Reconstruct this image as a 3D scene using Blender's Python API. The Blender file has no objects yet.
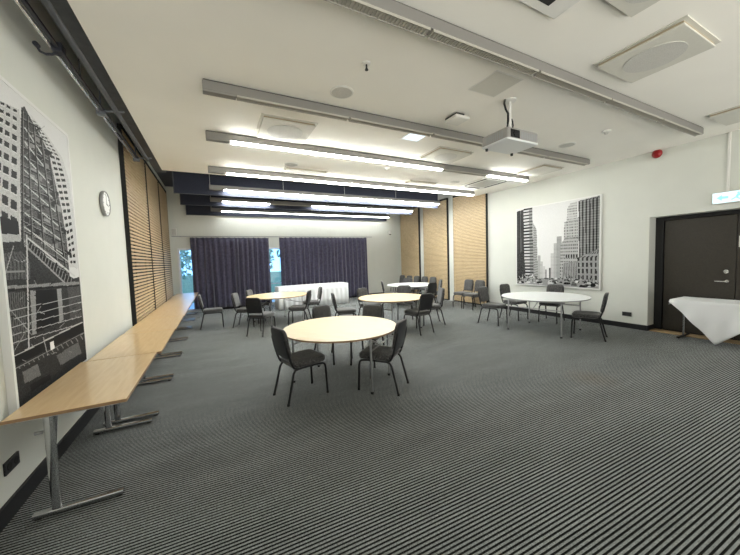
import bpy, bmesh, math, random
from mathutils import Vector, Matrix
random.seed(4)
PI = math.pi
scene = bpy.context.scene
COL = scene.collection

# ------------------------------------------------------------------ materials
def new_mat(name):
    m = bpy.data.materials.new(name); m.use_nodes = True
    nt = m.node_tree
    return m, nt, nt.nodes['Principled BSDF']

def plain(name, col, rough=.6, metal=0.0, spec=.5, noise=0.0, nscale=20.0, bump=0.0, sheen=0.0):
    m, nt, b = new_mat(name)
    b.inputs['Base Color'].default_value = (*col, 1)
    b.inputs['Roughness'].default_value = rough
    b.inputs['Metallic'].default_value = metal
    b.inputs['Specular IOR Level'].default_value = spec
    if sheen: b.inputs['Sheen Weight'].default_value = sheen
    if noise or bump:
        tc = nt.nodes.new('ShaderNodeTexCoord')
        n = nt.nodes.new('ShaderNodeTexNoise'); n.inputs['Scale'].default_value = nscale
        n.inputs['Detail'].default_value = 4
        nt.links.new(tc.outputs['Object'], n.inputs['Vector'])
        if noise:
            r = nt.nodes.new('ShaderNodeValToRGB')
            r.color_ramp.elements[0].position = .3; r.color_ramp.elements[1].position = .7
            r.color_ramp.elements[0].color = (*[c*(1-noise) for c in col], 1)
            r.color_ramp.elements[1].color = (*[min(1, c*(1+noise)) for c in col], 1)
            nt.links.new(n.outputs['Fac'], r.inputs['Fac'])
            nt.links.new(r.outputs['Color'], b.inputs['Base Color'])
        if bump:
            bp = nt.nodes.new('ShaderNodeBump'); bp.inputs['Strength'].default_value = bump
            bp.inputs['Distance'].default_value = .01
            nt.links.new(n.outputs['Fac'], bp.inputs['Height'])
            nt.links.new(bp.outputs['Normal'], b.inputs['Normal'])
    return m

def emit(name, col, strength):
    m, nt, b = new_mat(name)
    b.inputs['Base Color'].default_value = (*col, 1)
    b.inputs['Emission Color'].default_value = (*col, 1)
    b.inputs['Emission Strength'].default_value = strength
    b.inputs['Roughness'].default_value = .5
    return m

def wood(name, c1, c2, rough=.4, scale=(1, 14, 14), coat=0.0):
    m, nt, b = new_mat(name)
    tc = nt.nodes.new('ShaderNodeTexCoord'); mp = nt.nodes.new('ShaderNodeMapping')
    mp.inputs['Scale'].default_value = scale
    n = nt.nodes.new('ShaderNodeTexNoise'); n.inputs['Scale'].default_value = 2.2
    n.inputs['Detail'].default_value = 6; n.inputs['Distortion'].default_value = .6
    r = nt.nodes.new('ShaderNodeValToRGB')
    r.color_ramp.elements[0].position = .3; r.color_ramp.elements[1].position = .75
    r.color_ramp.elements[0].color = (*c1, 1); r.color_ramp.elements[1].color = (*c2, 1)
    nt.links.new(tc.outputs['Object'], mp.inputs['Vector']); nt.links.new(mp.outputs['Vector'], n.inputs['Vector'])
    nt.links.new(n.outputs['Fac'], r.inputs['Fac']); nt.links.new(r.outputs['Color'], b.inputs['Base Color'])
    b.inputs['Roughness'].default_value = rough
    if coat: b.inputs['Coat Weight'].default_value = coat; b.inputs['Coat Roughness'].default_value = .18
    return m

def carpet_mat(name, col, stain):
    m, nt, b = new_mat(name)
    N = nt.nodes.new; L = nt.links.new
    tc = N('ShaderNodeTexCoord')
    fine = N('ShaderNodeTexNoise'); fine.inputs['Scale'].default_value = 95; fine.inputs['Detail'].default_value = 3
    L(tc.outputs['Object'], fine.inputs['Vector'])
    big = N('ShaderNodeTexNoise'); big.inputs['Scale'].default_value = 1.6; big.inputs['Detail'].default_value = 6
    big.inputs['Roughness'].default_value = .7
    mpb = N('ShaderNodeMapping'); mpb.inputs['Scale'].default_value = (.5, 1.8, 1)
    L(tc.outputs['Object'], mpb.inputs['Vector']); L(mpb.outputs['Vector'], big.inputs['Vector'])
    def rng(n, lo, hi):
        r = N('ShaderNodeMapRange'); r.inputs['From Min'].default_value = .3; r.inputs['From Max'].default_value = .7
        r.inputs['To Min'].default_value = lo; r.inputs['To Max'].default_value = hi
        L(n.outputs['Fac'], r.inputs['Value']); return r
    f1, f2 = rng(fine, .55, 1.45), rng(big, .80, 1.18)
    mm = N('ShaderNodeMath'); mm.operation = 'MULTIPLY'; L(f1.outputs['Result'], mm.inputs[0]); L(f2.outputs['Result'], mm.inputs[1])
    sc = N('ShaderNodeVectorMath'); sc.operation = 'SCALE'; sc.inputs[0].default_value = col; L(mm.outputs[0], sc.inputs['Scale'])
    out = sc.outputs['Vector']
    if stain:   # a faint brown spill
        vs = N('ShaderNodeVectorMath'); vs.operation = 'DISTANCE'; vs.inputs[1].default_value = (4.45, 2.28, 0)
        L(tc.outputs['Object'], vs.inputs[0])
        sm = N('ShaderNodeMapRange'); sm.inputs['From Min'].default_value = .05; sm.inputs['From Max'].default_value = .36
        sm.inputs['To Min'].default_value = .5; sm.inputs['To Max'].default_value = 0
        L(vs.outputs['Value'], sm.inputs['Value'])
        st = N('ShaderNodeMath'); st.operation = 'MULTIPLY'; L(sm.outputs['Result'], st.inputs[0]); L(fine.outputs['Fac'], st.inputs[1])
        mx2 = N('ShaderNodeMix'); mx2.data_type = 'RGBA'; mx2.inputs['B'].default_value = (.34, .22, .12, 1)
        L(st.outputs[0], mx2.inputs['Factor']); L(out, mx2.inputs['A']); out = mx2.outputs['Result']
    L(out, b.inputs['Base Color'])
    b.inputs['Roughness'].default_value = .95; b.inputs['Specular IOR Level'].default_value = .15
    b.inputs['Sheen Weight'].default_value = .6 if stain else 0; b.inputs['Sheen Roughness'].default_value = .4; b.inputs['Sheen Tint'].default_value = (.97, 1, 1, 1)
    return m

def print_mat():
    m, nt, b = new_mat('printed_canvas')
    a = nt.nodes.new('ShaderNodeVertexColor'); a.layer_name = 'print'
    nt.links.new(a.outputs['Color'], b.inputs['Base Color'])
    b.inputs['Roughness'].default_value = .6; b.inputs['Specular IOR Level'].default_value = .15
    return m

def glass_mat():
    m, nt, b = new_mat('window_glass')
    nt.nodes.remove(b)
    out = nt.nodes['Material Output']
    t = nt.nodes.new('ShaderNodeBsdfTransparent'); t.inputs['Color'].default_value = (.93, .97, 1, 1)
    g = nt.nodes.new('ShaderNodeBsdfGlossy'); g.inputs['Roughness'].default_value = .02
    fr = nt.nodes.new('ShaderNodeFresnel'); fr.inputs['IOR'].default_value = 1.45
    mx = nt.nodes.new('ShaderNodeMixShader')
    nt.links.new(fr.outputs['Fac'], mx.inputs['Fac']); nt.links.new(t.outputs[0], mx.inputs[1]); nt.links.new(g.outputs[0], mx.inputs[2])
    nt.links.new(mx.outputs[0], out.inputs['Surface'])
    return m

def speckle(name, dark, light, rough=.95):
    m, nt, b = new_mat(name)
    tc = nt.nodes.new('ShaderNodeTexCoord')
    n = nt.nodes.new('ShaderNodeTexNoise'); n.inputs['Scale'].default_value = 90; n.inputs['Detail'].default_value = 2
    r = nt.nodes.new('ShaderNodeValToRGB')
    r.color_ramp.elements[0].position = .42; r.color_ramp.elements[1].position = .66
    r.color_ramp.elements[0].color = (*dark, 1); r.color_ramp.elements[1].color = (*light, 1)
    nt.links.new(tc.outputs['Object'], n.inputs['Vector']); nt.links.new(n.outputs['Fac'], r.inputs['Fac'])
    nt.links.new(r.outputs['Color'], b.inputs['Base Color'])
    b.inputs['Roughness'].default_value = rough; b.inputs['Sheen Weight'].default_value = .35
    return m

SKY, FILL_HIGH, TUBE = .70, .05, 9.5
FILL_LOW = .60  # unseen fill from behind the camera, added to lift the ceiling
RIB = .0262; RIB_SKEW = 0.03
M = dict(
    carpet=carpet_mat('carpet_rib', (.245, .260, .258), True), carpet_gap=carpet_mat('carpet_groove', (.018, .019, .018), False), wall=plain('wall_paint', (.70, .712, .66), .75, noise=.015, nscale=3),
    ceiling=plain('ceiling_paint', (.93, .905, .84), .85, noise=.012, nscale=2),
    black_paint=plain('black_paint', (.018, .020, .030), .6),
    navy=plain('navy_baffle_felt', (.022, .026, .045), .8, noise=.15, nscale=30),
    beam=plain('dark_grey_steel', (.06, .065, .075), .5, noise=.2, nscale=12),
    rail_steel=plain('bracket_grey_steel', (.15, .16, .18), .4, .5), base=plain('black_baseboard', (.014, .014, .016), .5),
    slat=wood('slat_wood', (.56, .41, .23), (.72, .56, .35), .5, (2.0, 2.0, 30)),
    black_back=plain('black_backing', (.012, .012, .012), .8),
    beech=wood('beech_laminate', (.68, .46, .23), (.78, .57, .31), .36, (14, 1.6, 14), .6),
    birch=wood('birch_laminate', (.76, .60, .34), (.82, .66, .40), .4, (2, 16, 14), .2),
    ply_edge=plain('table_edge', (.30, .18, .09), .5),
    white_lam=plain('white_laminate', (.82, .84, .84), .35),
    grey_edge=plain('grey_edge', (.35, .36, .37), .5),
    chrome=plain('chrome', (.62, .62, .63), .16, 1.0),
    steel=plain('grey_steel_tube', (.42, .42, .43), .35, .8),
    chair_frame=plain('charcoal_tube', (.022, .022, .024), .38, .35),
    fabric=speckle('charcoal_fabric', (.026, .026, .027), (.150, .145, .140)),
    shell=plain('black_vinyl', (.020, .020, .022), .42, noise=.2, nscale=60),
    rubber=plain('black_rubber', (.015, .015, .015), .7),
    cloth=plain('white_tablecloth', (.82, .83, .84), .9, sheen=.2, bump=.15, nscale=40),
    curtain=plain('dark_purple_curtain', (.078, .073, .125), .9, noise=.3, nscale=14, sheen=.4),
    lamp_body=plain('grey_lamp_body', (.25, .24, .225), .4, .15),
    lamp_off=plain('unlit_louvre', (.42, .40, .35), .45),
    tube=emit('lit_tube', (.985, 1, .95), TUBE), tube_dim=emit('lit_tube_dim', (.97, 1, .97), TUBE*.45), tube_bright=emit('lit_tube_bright', (.97, 1, .97), TUBE*1.7),
    white=plain('white_plastic', (.78, .77, .73), .5), 
    panel=plain('vent_panel', (.66, .645, .58), .6, noise=.02, nscale=30),
    perf=plain('perforated_grille', (.58, .57, .53), .7, noise=.12, nscale=120),
    vent_gap=plain('tan_shadow_gap', (.42, .35, .24), .7),  # warm light inside the gap, put into the tan colour
    dark=plain('dark_slot', (.02, .02, .02), .8),
    proj=plain('silver_grey_plastic', (.34, .33, .31), .5),
    proj_white=plain('projector_white', (.74, .76, .76), .45),
    lens=plain('lens_black', (.008, .008, .010), .1),
    cable=plain('black_cable', (.012, .012, .012), .5),
    door=plain('dark_brown_door', (.038, .032, .024), .42, noise=.18, nscale=40),
    doorframe=plain('door_frame_black', (.010, .010, .011), .5),
    sill=wood('threshold_oak', (.36, .25, .13), (.46, .33, .18), .5, (14, 1, 14)),
    satin=plain('satin_nickel', (.72, .72, .70), .25, .9),
    red=plain('red_bell', (.30, .008, .012), .35),
    sign=emit('lit_exit_face', (.60, .92, 1.0), .19), sign_green=emit('lit_exit_glyph', (.26, .80, .82), .15),
    paper=plain('paper_notice', (.8, .8, .78), .7),
    printm=print_mat(), frame_white=plain('white_frame', (.78, .78, .76), .5),
    clock_face=plain('clock_face', (.84, .84, .82), .4), clock_rim=plain('clock_rim', (.30, .30, .30), .3, .8),
    glass=glass_mat(), pvc=plain('white_window_frame', (.80, .82, .86), .4),
    leaf=plain('outdoor_leaves', (.34, .50, .40), .8, noise=.5, nscale=6), bark=plain('bark', (.12, .08, .05), .9),
    lawn=plain('lawn', (.16, .22, .10), .95, noise=.3, nscale=4),
    stone=plain('terrace_stone', (.40, .43, .46), .9),
)

# ------------------------------------------------------------------ mesh helpers
class MB:
    def __init__(s): s.v = []; s.f = []
    def box(s, lo, hi):
        n = len(s.v); (a, b, c), (d, e, g) = lo, hi
        s.v += [(a,b,c),(d,b,c),(d,e,c),(a,e,c),(a,b,g),(d,b,g),(d,e,g),(a,e,g)]
        s.f += [[n+i for i in q] for q in ((3,2,1,0),(4,5,6,7),(0,1,5,4),(1,2,6,5),(2,3,7,6),(3,0,4,7))]
        return s
    def cbox(s, c, d): return s.box([c[i]-d[i]/2 for i in range(3)], [c[i]+d[i]/2 for i in range(3)])
    def tube(s, pts, r, n=10, r2=None, cap=True):
        pts = [Vector(p) for p in pts]; base = len(s.v); prev = None
        for i, p in enumerate(pts):
            t = (pts[min(i+1, len(pts)-1)] - pts[max(i-1, 0)]).normalized()
            if prev is None:
                a = Vector((0, 0, 1)) if abs(t.z) < .9 else Vector((1, 0, 0))
                x = t.cross(a).normalized()
            else:
                x = (prev - t*prev.dot(t)).normalized()
            prev = x; y = t.cross(x)
            rr = r if r2 is None else r + (r2-r)*i/(len(pts)-1)
            for k in range(n):
                q = p + (x*math.cos(2*PI*k/n) + y*math.sin(2*PI*k/n))*rr
                s.v.append(tuple(q))
        for i in range(len(pts)-1):
            for k in range(n):
                a = base+i*n+k; b = base+i*n+(k+1) % n
                s.f.append([a, b, b+n, a+n])
        if cap:
            s.f.append([base+k for k in range(n)][::-1]); e = base+(len(pts)-1)*n
            s.f.append([e+k for k in range(n)])
        return s
    def rings(s, rings, cap=True):
        base = len(s.v); n = len(rings[0])
        for r in rings: s.v += [tuple(p) for p in r]
        for i in range(len(rings)-1):
            for k in range(n):
                a = base+i*n+k; b = base+i*n+(k+1) % n
                s.f.append([a, b, b+n, a+n])
        if cap:
            s.f.append([base+k for k in range(n)][::-1]); e = base+(len(rings)-1)*n
            s.f.append([e+k for k in range(n)])
        return s
    def lathe(s, prof, c=(0,0,0), n=32, axis='z', cap=True):
        R = []
        for r, h in prof:
            ring = []
            for k in range(n):
                a = 2*PI*k/n; x, y = r*math.cos(a), r*math.sin(a)
                if axis == 'z': p = (c[0]+x, c[1]+y, c[2]+h)
                elif axis == 'x': p = (c[0]+h, c[1]+x, c[2]+y)
                else: p = (c[0]+y, c[1]+h, c[2]+x)
                ring.append(p)
            R.append(ring)
        return s.rings(R, cap)
    def prism(s, poly, d0, d1, axis='z'):
        def P(p, d): return (p[0], p[1], d) if axis == 'z' else (d, p[0], p[1]) if axis == 'x' else (p[1], d, p[0])
        return s.rings([[P(p, d0) for p in poly], [P(p, d1) for p in poly]])
    def build(s, name, mat, parent=None, bevel=0, seg=2, smooth=True, loc=None):
        me = bpy.data.meshes.new(name); me.from_pydata(s.v, [], s.f); me.update()
        bm = bmesh.new(); bm.from_mesh(me); bmesh.ops.recalc_face_normals(bm, faces=bm.faces); bm.to_mesh(me); bm.free()
        me.materials.append(M[mat] if isinstance(mat, str) else mat)
        o = bpy.data.objects.new(name, me); COL.objects.link(o)
        if parent is not None: o.parent = parent
        if loc is not None: o.location = loc
        if bevel:
            b = o.modifiers.new('bevel', 'BEVEL'); b.width = bevel; b.segments = seg; b.limit_method = 'ANGLE'
        if smooth:
            for p in me.polygons: p.use_smooth = True
            try: me.set_sharp_from_angle(angle=math.radians(35))
            except Exception: pass
        return o

def tag(o, label, cat, group=None, kind=None):
    o['label'] = label; o['category'] = cat
    if group: o['group'] = group
    if kind: o['kind'] = kind
    return o
def thing(name, label, cat, loc=(0,0,0), rz=0, group=None):
    o = bpy.data.objects.new(name, None); COL.objects.link(o); o.empty_display_size = .1
    o.location = loc; o.rotation_euler = (0, 0, rz)
    return tag(o, label, cat, group)
def struct(mb, name, mat, label=None, cat=None, **k):
    o = mb.build(name, mat, **k); o['kind'] = 'structure'
    o['label'] = label or name.replace('_', ' '); o['category'] = cat or name.split('_')[0]
    return o
def copy_tree(o, parent=None):
    c = o.copy(); COL.objects.link(c)
    if parent is not None: c.parent = parent
    for ch in list(o.children): copy_tree(ch, c)
    return c
def rrect(w, d, r, n=5):
    p = []
    for cx, cy, a0 in ((w/2-r, d/2-r, 0), (-w/2+r, d/2-r, 90), (-w/2+r, -d/2+r, 180), (w/2-r, -d/2+r, 270)):
        for k in range(n+1):
            a = math.radians(a0+90*k/n); p.append((cx+r*math.cos(a), cy+r*math.sin(a)))
    return p

# ------------------------------------------------------------------ dimensions
XL, XR, YF, YB = -1.352, 8.06, 12.6, -2.2
HC, HD, YC, XC = 3.685, 4.40, 7.73, -.863     # white ceiling, dark deck, end and left edge of the white ceiling
T = .12
# ------------------------------------------------------------------ setting
prof = []; k = 0; cell = int((YF+T-YB+.6)/RIB)+1
for k in range(cell):
    y = YB-.3+k*RIB
    prof += [(y, -.0008), (y+.0012, 0), (y+.54*RIB-.0012, 0), (y+.54*RIB, -.0008), (y+.57*RIB, -.0048), (y+.97*RIB, -.0048)]
m = MB(); nprof = len(prof)
for x in (XL-T, 8.7):
    for (y, z) in prof: m.v.append((x, min(YF+T, max(YB, y-RIB_SKEW*(x-3.6))), z))
for q in range(nprof-1): m.f.append([q, q+1, nprof+q+1, nprof+q])
fl = struct(m, 'floor', 'carpet', 'dark grey carpet ribbed across the room, stained near the right side', 'carpet floor', smooth=False)
fl.data.materials.append(M['carpet_gap'])
for q, p in enumerate(fl.data.polygons): p.material_index = 0 if q % 6 in (0, 1, 2) else 1
struct(MB().box((XL-T, YB-T, 0), (XL, YF+T, HD)), 'wall_left', 'wall', 'pale wall behind the long row of tables', 'wall')
DY0, DY1, DZ = .55, 3.06, 2.37
wr = MB()
wr.box((XR, DY1, 0), (XR+.36, YF+T, HD)); wr.box((XR, YB-T, 0), (XR+.36, DY0, HD)); wr.box((XR, DY0, DZ), (XR+.36, DY1, HD))
struct(wr, 'wall_right', 'wall', 'pale wall with the city street picture and the door recess', 'wall')
struct(MB().box((XR+.36, DY0-.3, 0), (XR+.5, DY1+.3, DZ+.2)), 'trim_1', 'doorframe', 'dark backing of the door recess', 'trim')
W = [(-1.12, -.25, .05, 2.28), (1.62, 2.75, .05, 2.28)]
wf = MB()
xs = [XL, W[0][0], W[0][1], W[1][0], W[1][1], XR]
wf.box((xs[0], YF, 0), (xs[1], YF+T, HD)); wf.box((xs[2], YF, 0), (xs[3], YF+T, HD)); wf.box((xs[4], YF, 0), (xs[5], YF+T, HD))
for x0, x1, z0, z1 in W:
    wf.box((x0, YF, z1), (x1, YF+T, HD)); wf.box((x0, YF, 0), (x1, YF+T, z0))
struct(wf, 'wall_far', 'wall', 'pale far wall behind the dark curtains', 'wall')
# white ceiling slab (notched beside the right wall panels)
poly = [(XC, YB), (XR, YB), (XR, 7.18), (XR-.12, 7.18), (XR-.12, YC), (XC, YC)]
struct(MB().prism(poly, HC, HC+.12), 'ceiling', 'ceiling', 'smooth off-white suspended ceiling', 'ceiling', smooth=False)
struct(MB().box((XL-T, YB, HD), (8.7, YF+T, HD+.1)), 'ceiling_deck', 'black_paint', 'black painted deck above the suspended ceiling', 'ceiling')
bl = MB().box((XL, YB, 0), (XL+.018, 6.68, .13)); struct(bl, 'baseboard_left', 'base', 'black baseboard along the left wall', 'baseboard')
br = MB().box((XR-.018, DY1, 0), (XR, 7.2, .11)); br.box((XR, DY1-.018, 0), (XR+.30, DY1, .11))
struct(br, 'baseboard_right', 'base', 'black baseboard along the right wall', 'baseboard')
bf = MB().box((xs[4], YF-.018, 0), (XR, YF, .11)).box((xs[2], YF-.018, 0), (xs[3], YF, .11))
struct(bf, 'baseboard_far', 'base', 'black baseboard along the far wall', 'baseboard')
for i, (x0, x1, z0, z1) in enumerate(W):
    f = MB(); t = .06
    f.box((x0, YF-.01, z0), (x0+t, YF+.08, z1)); f.box((x1-t, YF-.01, z0), (x1, YF+.08, z1))
    f.box((x0+t, YF-.01, z1-t), (x1-t, YF+.08, z1)); f.box((x0+t, YF-.01, z0), (x1-t, YF+.08, z0+t))
    if i == 1: f.box((x0+t, YF+.01, .83), (x1-t, YF+.07, .87))
    wo = struct(f, 'window_%d' % (i+1), 'pvc', ['white framed glass door left of the first curtain', 'white framed window in the gap between the curtains'][i], 'window', bevel=.006)
    MB().box((x0+t, YF+.03, z0+t), (x1-t, YF+.04, z1-t)).build('pane', 'glass', wo)

# door: dark double leaf in the recess
dr = bpy.data.objects.new('door_1', None); COL.objects.link(dr); dr.location = (XR+.34, 1.93, 0)
dr['kind'] = 'structure'; dr['label'] = 'dark brown double door in the recess under the exit sign'; dr['category'] = 'door'
def dpart(mb, name, mat, par=None, **k):
    o = mb.build(name, mat, None, **k)
    o.parent = par or dr
    o.location = Vector((0, 0, 0)) if par else -Vector(dr.location)
    return o
fr = MB().box((XR+.27, DY1-.13, 0), (XR+.36, DY1-.001, DZ-.001)).box((XR+.27, DY0+.001, 0), (XR+.36, DY0+.13, DZ-.001)).box((XR+.27, DY0+.13, DZ-.07), (XR+.36, DY1-.13, DZ-.001))
dpart(fr, 'door_frame', 'doorframe', bevel=.004)
leafa = dpart(MB().box((XR+.30, 1.932, .03), (XR+.35, DY1-.14, DZ-.08)), 'door_leaf', 'door', bevel=.004)
leafb = dpart(MB().box((XR+.305, DY0+.14, .03), (XR+.35, 1.925, DZ-.08)), 'door_leaf', 'door', bevel=.004)
dpart(MB().lathe([(0.001, 0), (.028, 0), (.028, -.012), (.001, -.014)], (XR+.30, 2.03, 1.08), 20, 'x'), 'rose', 'satin', leafa)
dpart(MB().tube([(XR+.29, 2.03, 1.08), (XR+.24, 2.03, 1.08), (XR+.235, 2.05, 1.08), (XR+.235, 2.17, 1.08)], .011, 10), 'lever_handle', 'satin', leafa)
dpart(MB().lathe([(0.001, 0), (.036, 0), (.036, -.018), (.022, -.03), (.001, -.032)], (XR+.30, 2.045, 1.26), 24, 'x'), 'thumb_turn', 'satin', leafa)
dpart(MB().box((XR+.300, 1.70, 1.70), (XR+.305, 1.905, 1.90)), 'notice', 'paper', leafb)
struct(MB().box((XR+.02, DY0+.02, 0), (XR+.27, DY1-.03, .022)), 'trim_2', 'sill', 'tan wooden threshold under the dark door', 'trim', bevel=.004)

# outdoors
struct(MB().box((-30, YF+T+.02, -.3), (30, 60, -.1)), 'ground_outside', 'lawn', 'lawn outside the windows', 'ground')
struct(MB().box((-6, YF+T+.02, -.1), (10, YF+3.2, -.02)), 'terrace', 'stone', 'pale terrace outside the windows', 'ground')
def tree(x, y, h, r, label):
    t = thing('tree', label, 'tree', (x, y, -.1), 0, 'trees outside the windows')
    MB().tube([(0,0,0), (.05,0,h*.4), (0,.05,h*.7)], .12, 8, .05).build('trunk', 'bark', t)
    m = MB(); rnd = random.Random(int(x*10))
    for k in range(700):
        a, b, d = rnd.random()*2*PI, math.acos(2*rnd.random()-1), r*rnd.random()**.4
        c = Vector((d*math.sin(b)*math.cos(a), d*math.sin(b)*math.sin(a), h*.62+d*.9*math.cos(b)))
        u = Vector((rnd.uniform(-1,1), rnd.uniform(-1,1), rnd.uniform(-1,1))).normalized(); v = u.orthogonal().normalized()
        s = r*.11; n = len(m.v); w = u.cross(v)*s*.25
        m.v += [tuple(c-u*s), tuple(c+v*s*.5+w), tuple(c+u*s), tuple(c-v*s*.5+w)]; m.f.append([n, n+1, n+2, n+3])
    m.build('crown', 'leaf', t, smooth=False)
tree(1.6, 17.5, 3.4, 1.4, 'green tree outside seen through the gap between curtains')
tree(5.4, 20.5, 4.2, 1.8, 'taller green tree outside beyond the right curtain')
tree(-2.2, 18.5, 3.2, 1.3, 'green tree outside the left glass door')

# ------------------------------------------------------------------ wooden slat wall panels
def slat_panel(side, y0, y1, z1, label):
    X = XL if side < 0 else XR; dep = .065 if side < 0 else .085; sg = -side
    p = thing('slat_panel', label, 'wall panel', (X+sg*dep/2, (y0+y1)/2, 0), 0, 'wooden slat panels on the ' + ('left' if side < 0 else 'right') + ' wall')
    L = (y1-y0)/2; z0 = .02
    m = MB().box((-dep/2+.0005, -L, z0), (dep/2-.0005, -L+.03, z1)).box((-dep/2+.0005, L-.03, z0), (dep/2-.0005, L, z1)).box((-dep/2+.0005, -L+.03, z1-.03), (dep/2-.0005, L-.03, z1)).box((-dep/2+.0005, -L+.03, z0), (dep/2-.0005, L-.03, z0+.03))
    m.build('side_frame', 'black_back', p)
    a, b = (-dep/2+.001, -dep/2+.02) if sg > 0 else (dep/2-.02, dep/2-.001)
    MB().box((a, -L+.03, z0+.03), (b, L-.03, z1-.03)).build('backing_board', 'black_back', p)
    s = MB(); pitch = (.064 if side < 0 else .050); n = int((z1-z0-.07)/pitch)
    f0, f1 = (dep/2-.024, dep/2+.004) if sg > 0 else (-dep/2-.004, -dep/2+.024)
    for k in range(n):
        z = z0+.036+k*pitch
        s.box((f0, -L+.012, z), (f1, L-.012, z+pitch*(.56 if side < 0 else .78)))
    s.build('slats', 'slat', p, smooth=False)
    st = MB()
    for yy in (-L*.5, L*.5):
        if sg > 0: st.box((b, yy-.02, z0+.03), (f0, yy+.02, z1-.03))
        else: st.box((f1, yy-.02, z0+.03), (a, yy+.02, z1-.03))
    st.build('batten', 'black_back', p, smooth=False)
slat_panel(-1, 6.70, 8.60, 4.15, 'wooden slat panel on left wall beside the clock')
slat_panel(-1, 8.72, 10.42, 4.15, 'middle wooden slat panel of the left wall row')
slat_panel(-1, 10.56, 12.2, 4.15, 'wooden slat panel on left wall nearest the windows')
slat_panel(1, 7.25, 8.80, 3.92, 'wooden slat panel on right wall behind the two side chairs')
slat_panel(1, 9.13, 10.62, 3.92, 'middle wooden slat panel of the right wall row')
slat_panel(1, 10.95, 12.4, 3.92, 'wooden slat panel on right wall in the far corner')

# ------------------------------------------------------------------ dark baffles, beam and rail above the left gap
for y, lab in ((8.81, 'dark navy baffle nearest the white ceiling edge'), (10.43, 'middle dark navy baffle hanging across the far room'), (12.50, 'last dark navy baffle just before the far wall')):
    b = thing('ceiling_baffle', lab, 'baffle', (3.26, y, 3.449), 0, 'dark baffles at the far end')
    MB().box((-4.02, 0, 0), (4.03, .045, HD-3.449-.002)).build('panel', 'navy', b)
    MB().box((-4.04, -.004, -.006), (-4.02, .049, HD-3.449-.002)).box((-4.02, -.004, -.006), (4.03, .049, 0)).build('edge_strip', 'beam', b)
bm_ = thing('steel_beam', 'dark steel beam along the gap left of the white ceiling', 'beam', (-.98, 3, HC))
b0 = MB()
b0.box((-.09, -5.1, .14), (.112, 5.5, .16)).box((-.01, -5.1, .16), (.01, 5.5, .56)).box((-.115, -5.1, .56), (.112, 5.5, .60))
b0.build('i_section', 'beam', bm_)
hg = MB()
for y in (-3.5, -1, 1.5, 4):
    hg.tube([(.0, y, .60), (0, y, HD-HC-.001)], .012, 8)
hg.build('hanger_rod', 'beam', bm_)
ra = thing('curtain_rail', 'chrome rail with black track high above the left wall picture', 'rail', (-1.15, 3, 3.61))
MB().tube([(0, -5, 0), (0, 3.85, 0)], .014, 12).build('chrome_pipe', 'chrome', ra)
MB().box((.026, -5, .004), (.052, 3.85, .028)).build('track', 'black_paint', ra)
MB().tube([(.17, -5, .02), (.17, 3.9, .02)], .026, 12).build('steel_pipe', 'beam', ra)
m = MB()
m.tube([(-.10, .70, .0), (-.085, .71, -.035), (-.05, .72, -.045), (-.01, .72, -.035), (.03, .72, -.01), (.06, .72, .03)], .010, 8)
m.lathe([(.001, -.02), (.02, -.02), (.02, .02), (.001, .02)], (-.10, .70, .01), 10, 'y').box((.0, .67, -.02), (.07, .76, .055))
m.build('hook', 'black_paint', ra)
for y in (1.95, 3.85):
    m = MB().tube([(-.02, y, -.005), (.05, y, .025), (.24, y, .045)], .014, 8)
    m.box((-.03, y-.04, -.03), (.06, y+.04, .035)).tube([(.01, y, .03), (.01, y, HD-3.61-.001)], .008, 6)
    m.build('bracket', 'rail_steel', ra)
MB().tube([(.015, 1.25, HD-3.61-.001), (.02, 1.28, .028)], .006, 6).build('hanger_wire', 'black_paint', ra)

# ------------------------------------------------------------------ linear luminaires
LX0, LX1 = -.008, 7.29
def luminaire(y, on, label, drop, glow='tube'):
    zb = HC-.13
    g = thing('linear_ceiling_lamp', label, 'ceiling lamp', (LX0, y, zb), 0, 'long linear ceiling lamps')
    L = LX1-LX0; w = .085
    MB().box((0, 0, .022), (L, w, .118)).build('housing', 'lamp_body', g, bevel=.004)
    MB().box((0, .001, 0), (.33, w-.001, .0215)).build('end_cap', 'lamp_body', g)
    n = 5; x0 = .34; st = (L-x0-.02)/n
    for k in range(n):
        a = x0+k*st; b = a+st-.03
        if on[k]:
            MB().box((a, .004, -.006), (b, w-.004, .0215)).build('lamp_tube', glow, g, bevel=.006)
        else:
            m = MB().box((a, .004, .012), (b, w-.004, .0215))
            q = a
            while q < b-.02:
                m.box((q, .006, .002), (q+.006, w-.006, .012)); q += .03
            m.box((a, 0, 0), (b, .004, .0215)).box((a, w-.004, 0), (b, w, .0215))
            m.build('louvre', 'lamp_off', g, smooth=False)
    if drop:
        for x in (.02, L*.25, L*.5, L*.75, L-.02):
            MB().tube([(x, w/2, .118), (x, w/2, HD-zb-.001)], .004, 6).build('suspension_wire', 'white', g)
    else:
        for x in (.4, L*.5, L-.4):
            MB().box((x-.04, .025, .118), (x+.04, w-.025, .1299)).build('clip', 'dark', g)
        MB().box((.01, .01, .118), (L-.01, .02, .1295)).box((.01, w-.02, .118), (L-.01, w-.01, .1295)).build('mounting_rail', 'dark', g)
luminaire(2.09, (0,0,0,0,0), 'unlit linear ceiling lamp nearest the viewer, crossing the top edge', False)
luminaire(3.80, (0,0,0,0,0), 'unlit linear ceiling lamp passing behind the projector', False)
luminaire(5.22, (1,1,1,0,1), 'lit linear ceiling lamp with one dark tube under white ceiling', False)
luminaire(7.06, (1,1,1,1,1), 'fully lit linear lamp at the white ceiling far edge', False)
luminaire(8.68, (1,1,1,1,1), 'lit linear lamp before the first dark baffle', True, 'tube_bright')
luminaire(10.30, (1,0,1,1,1), 'lit linear lamp before the middle baffle, second tube dark', True, 'tube_bright')
luminaire(12.18, (1,1,1,1,1), 'lit linear lamp nearest the far wall', True, 'tube_dim')

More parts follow.
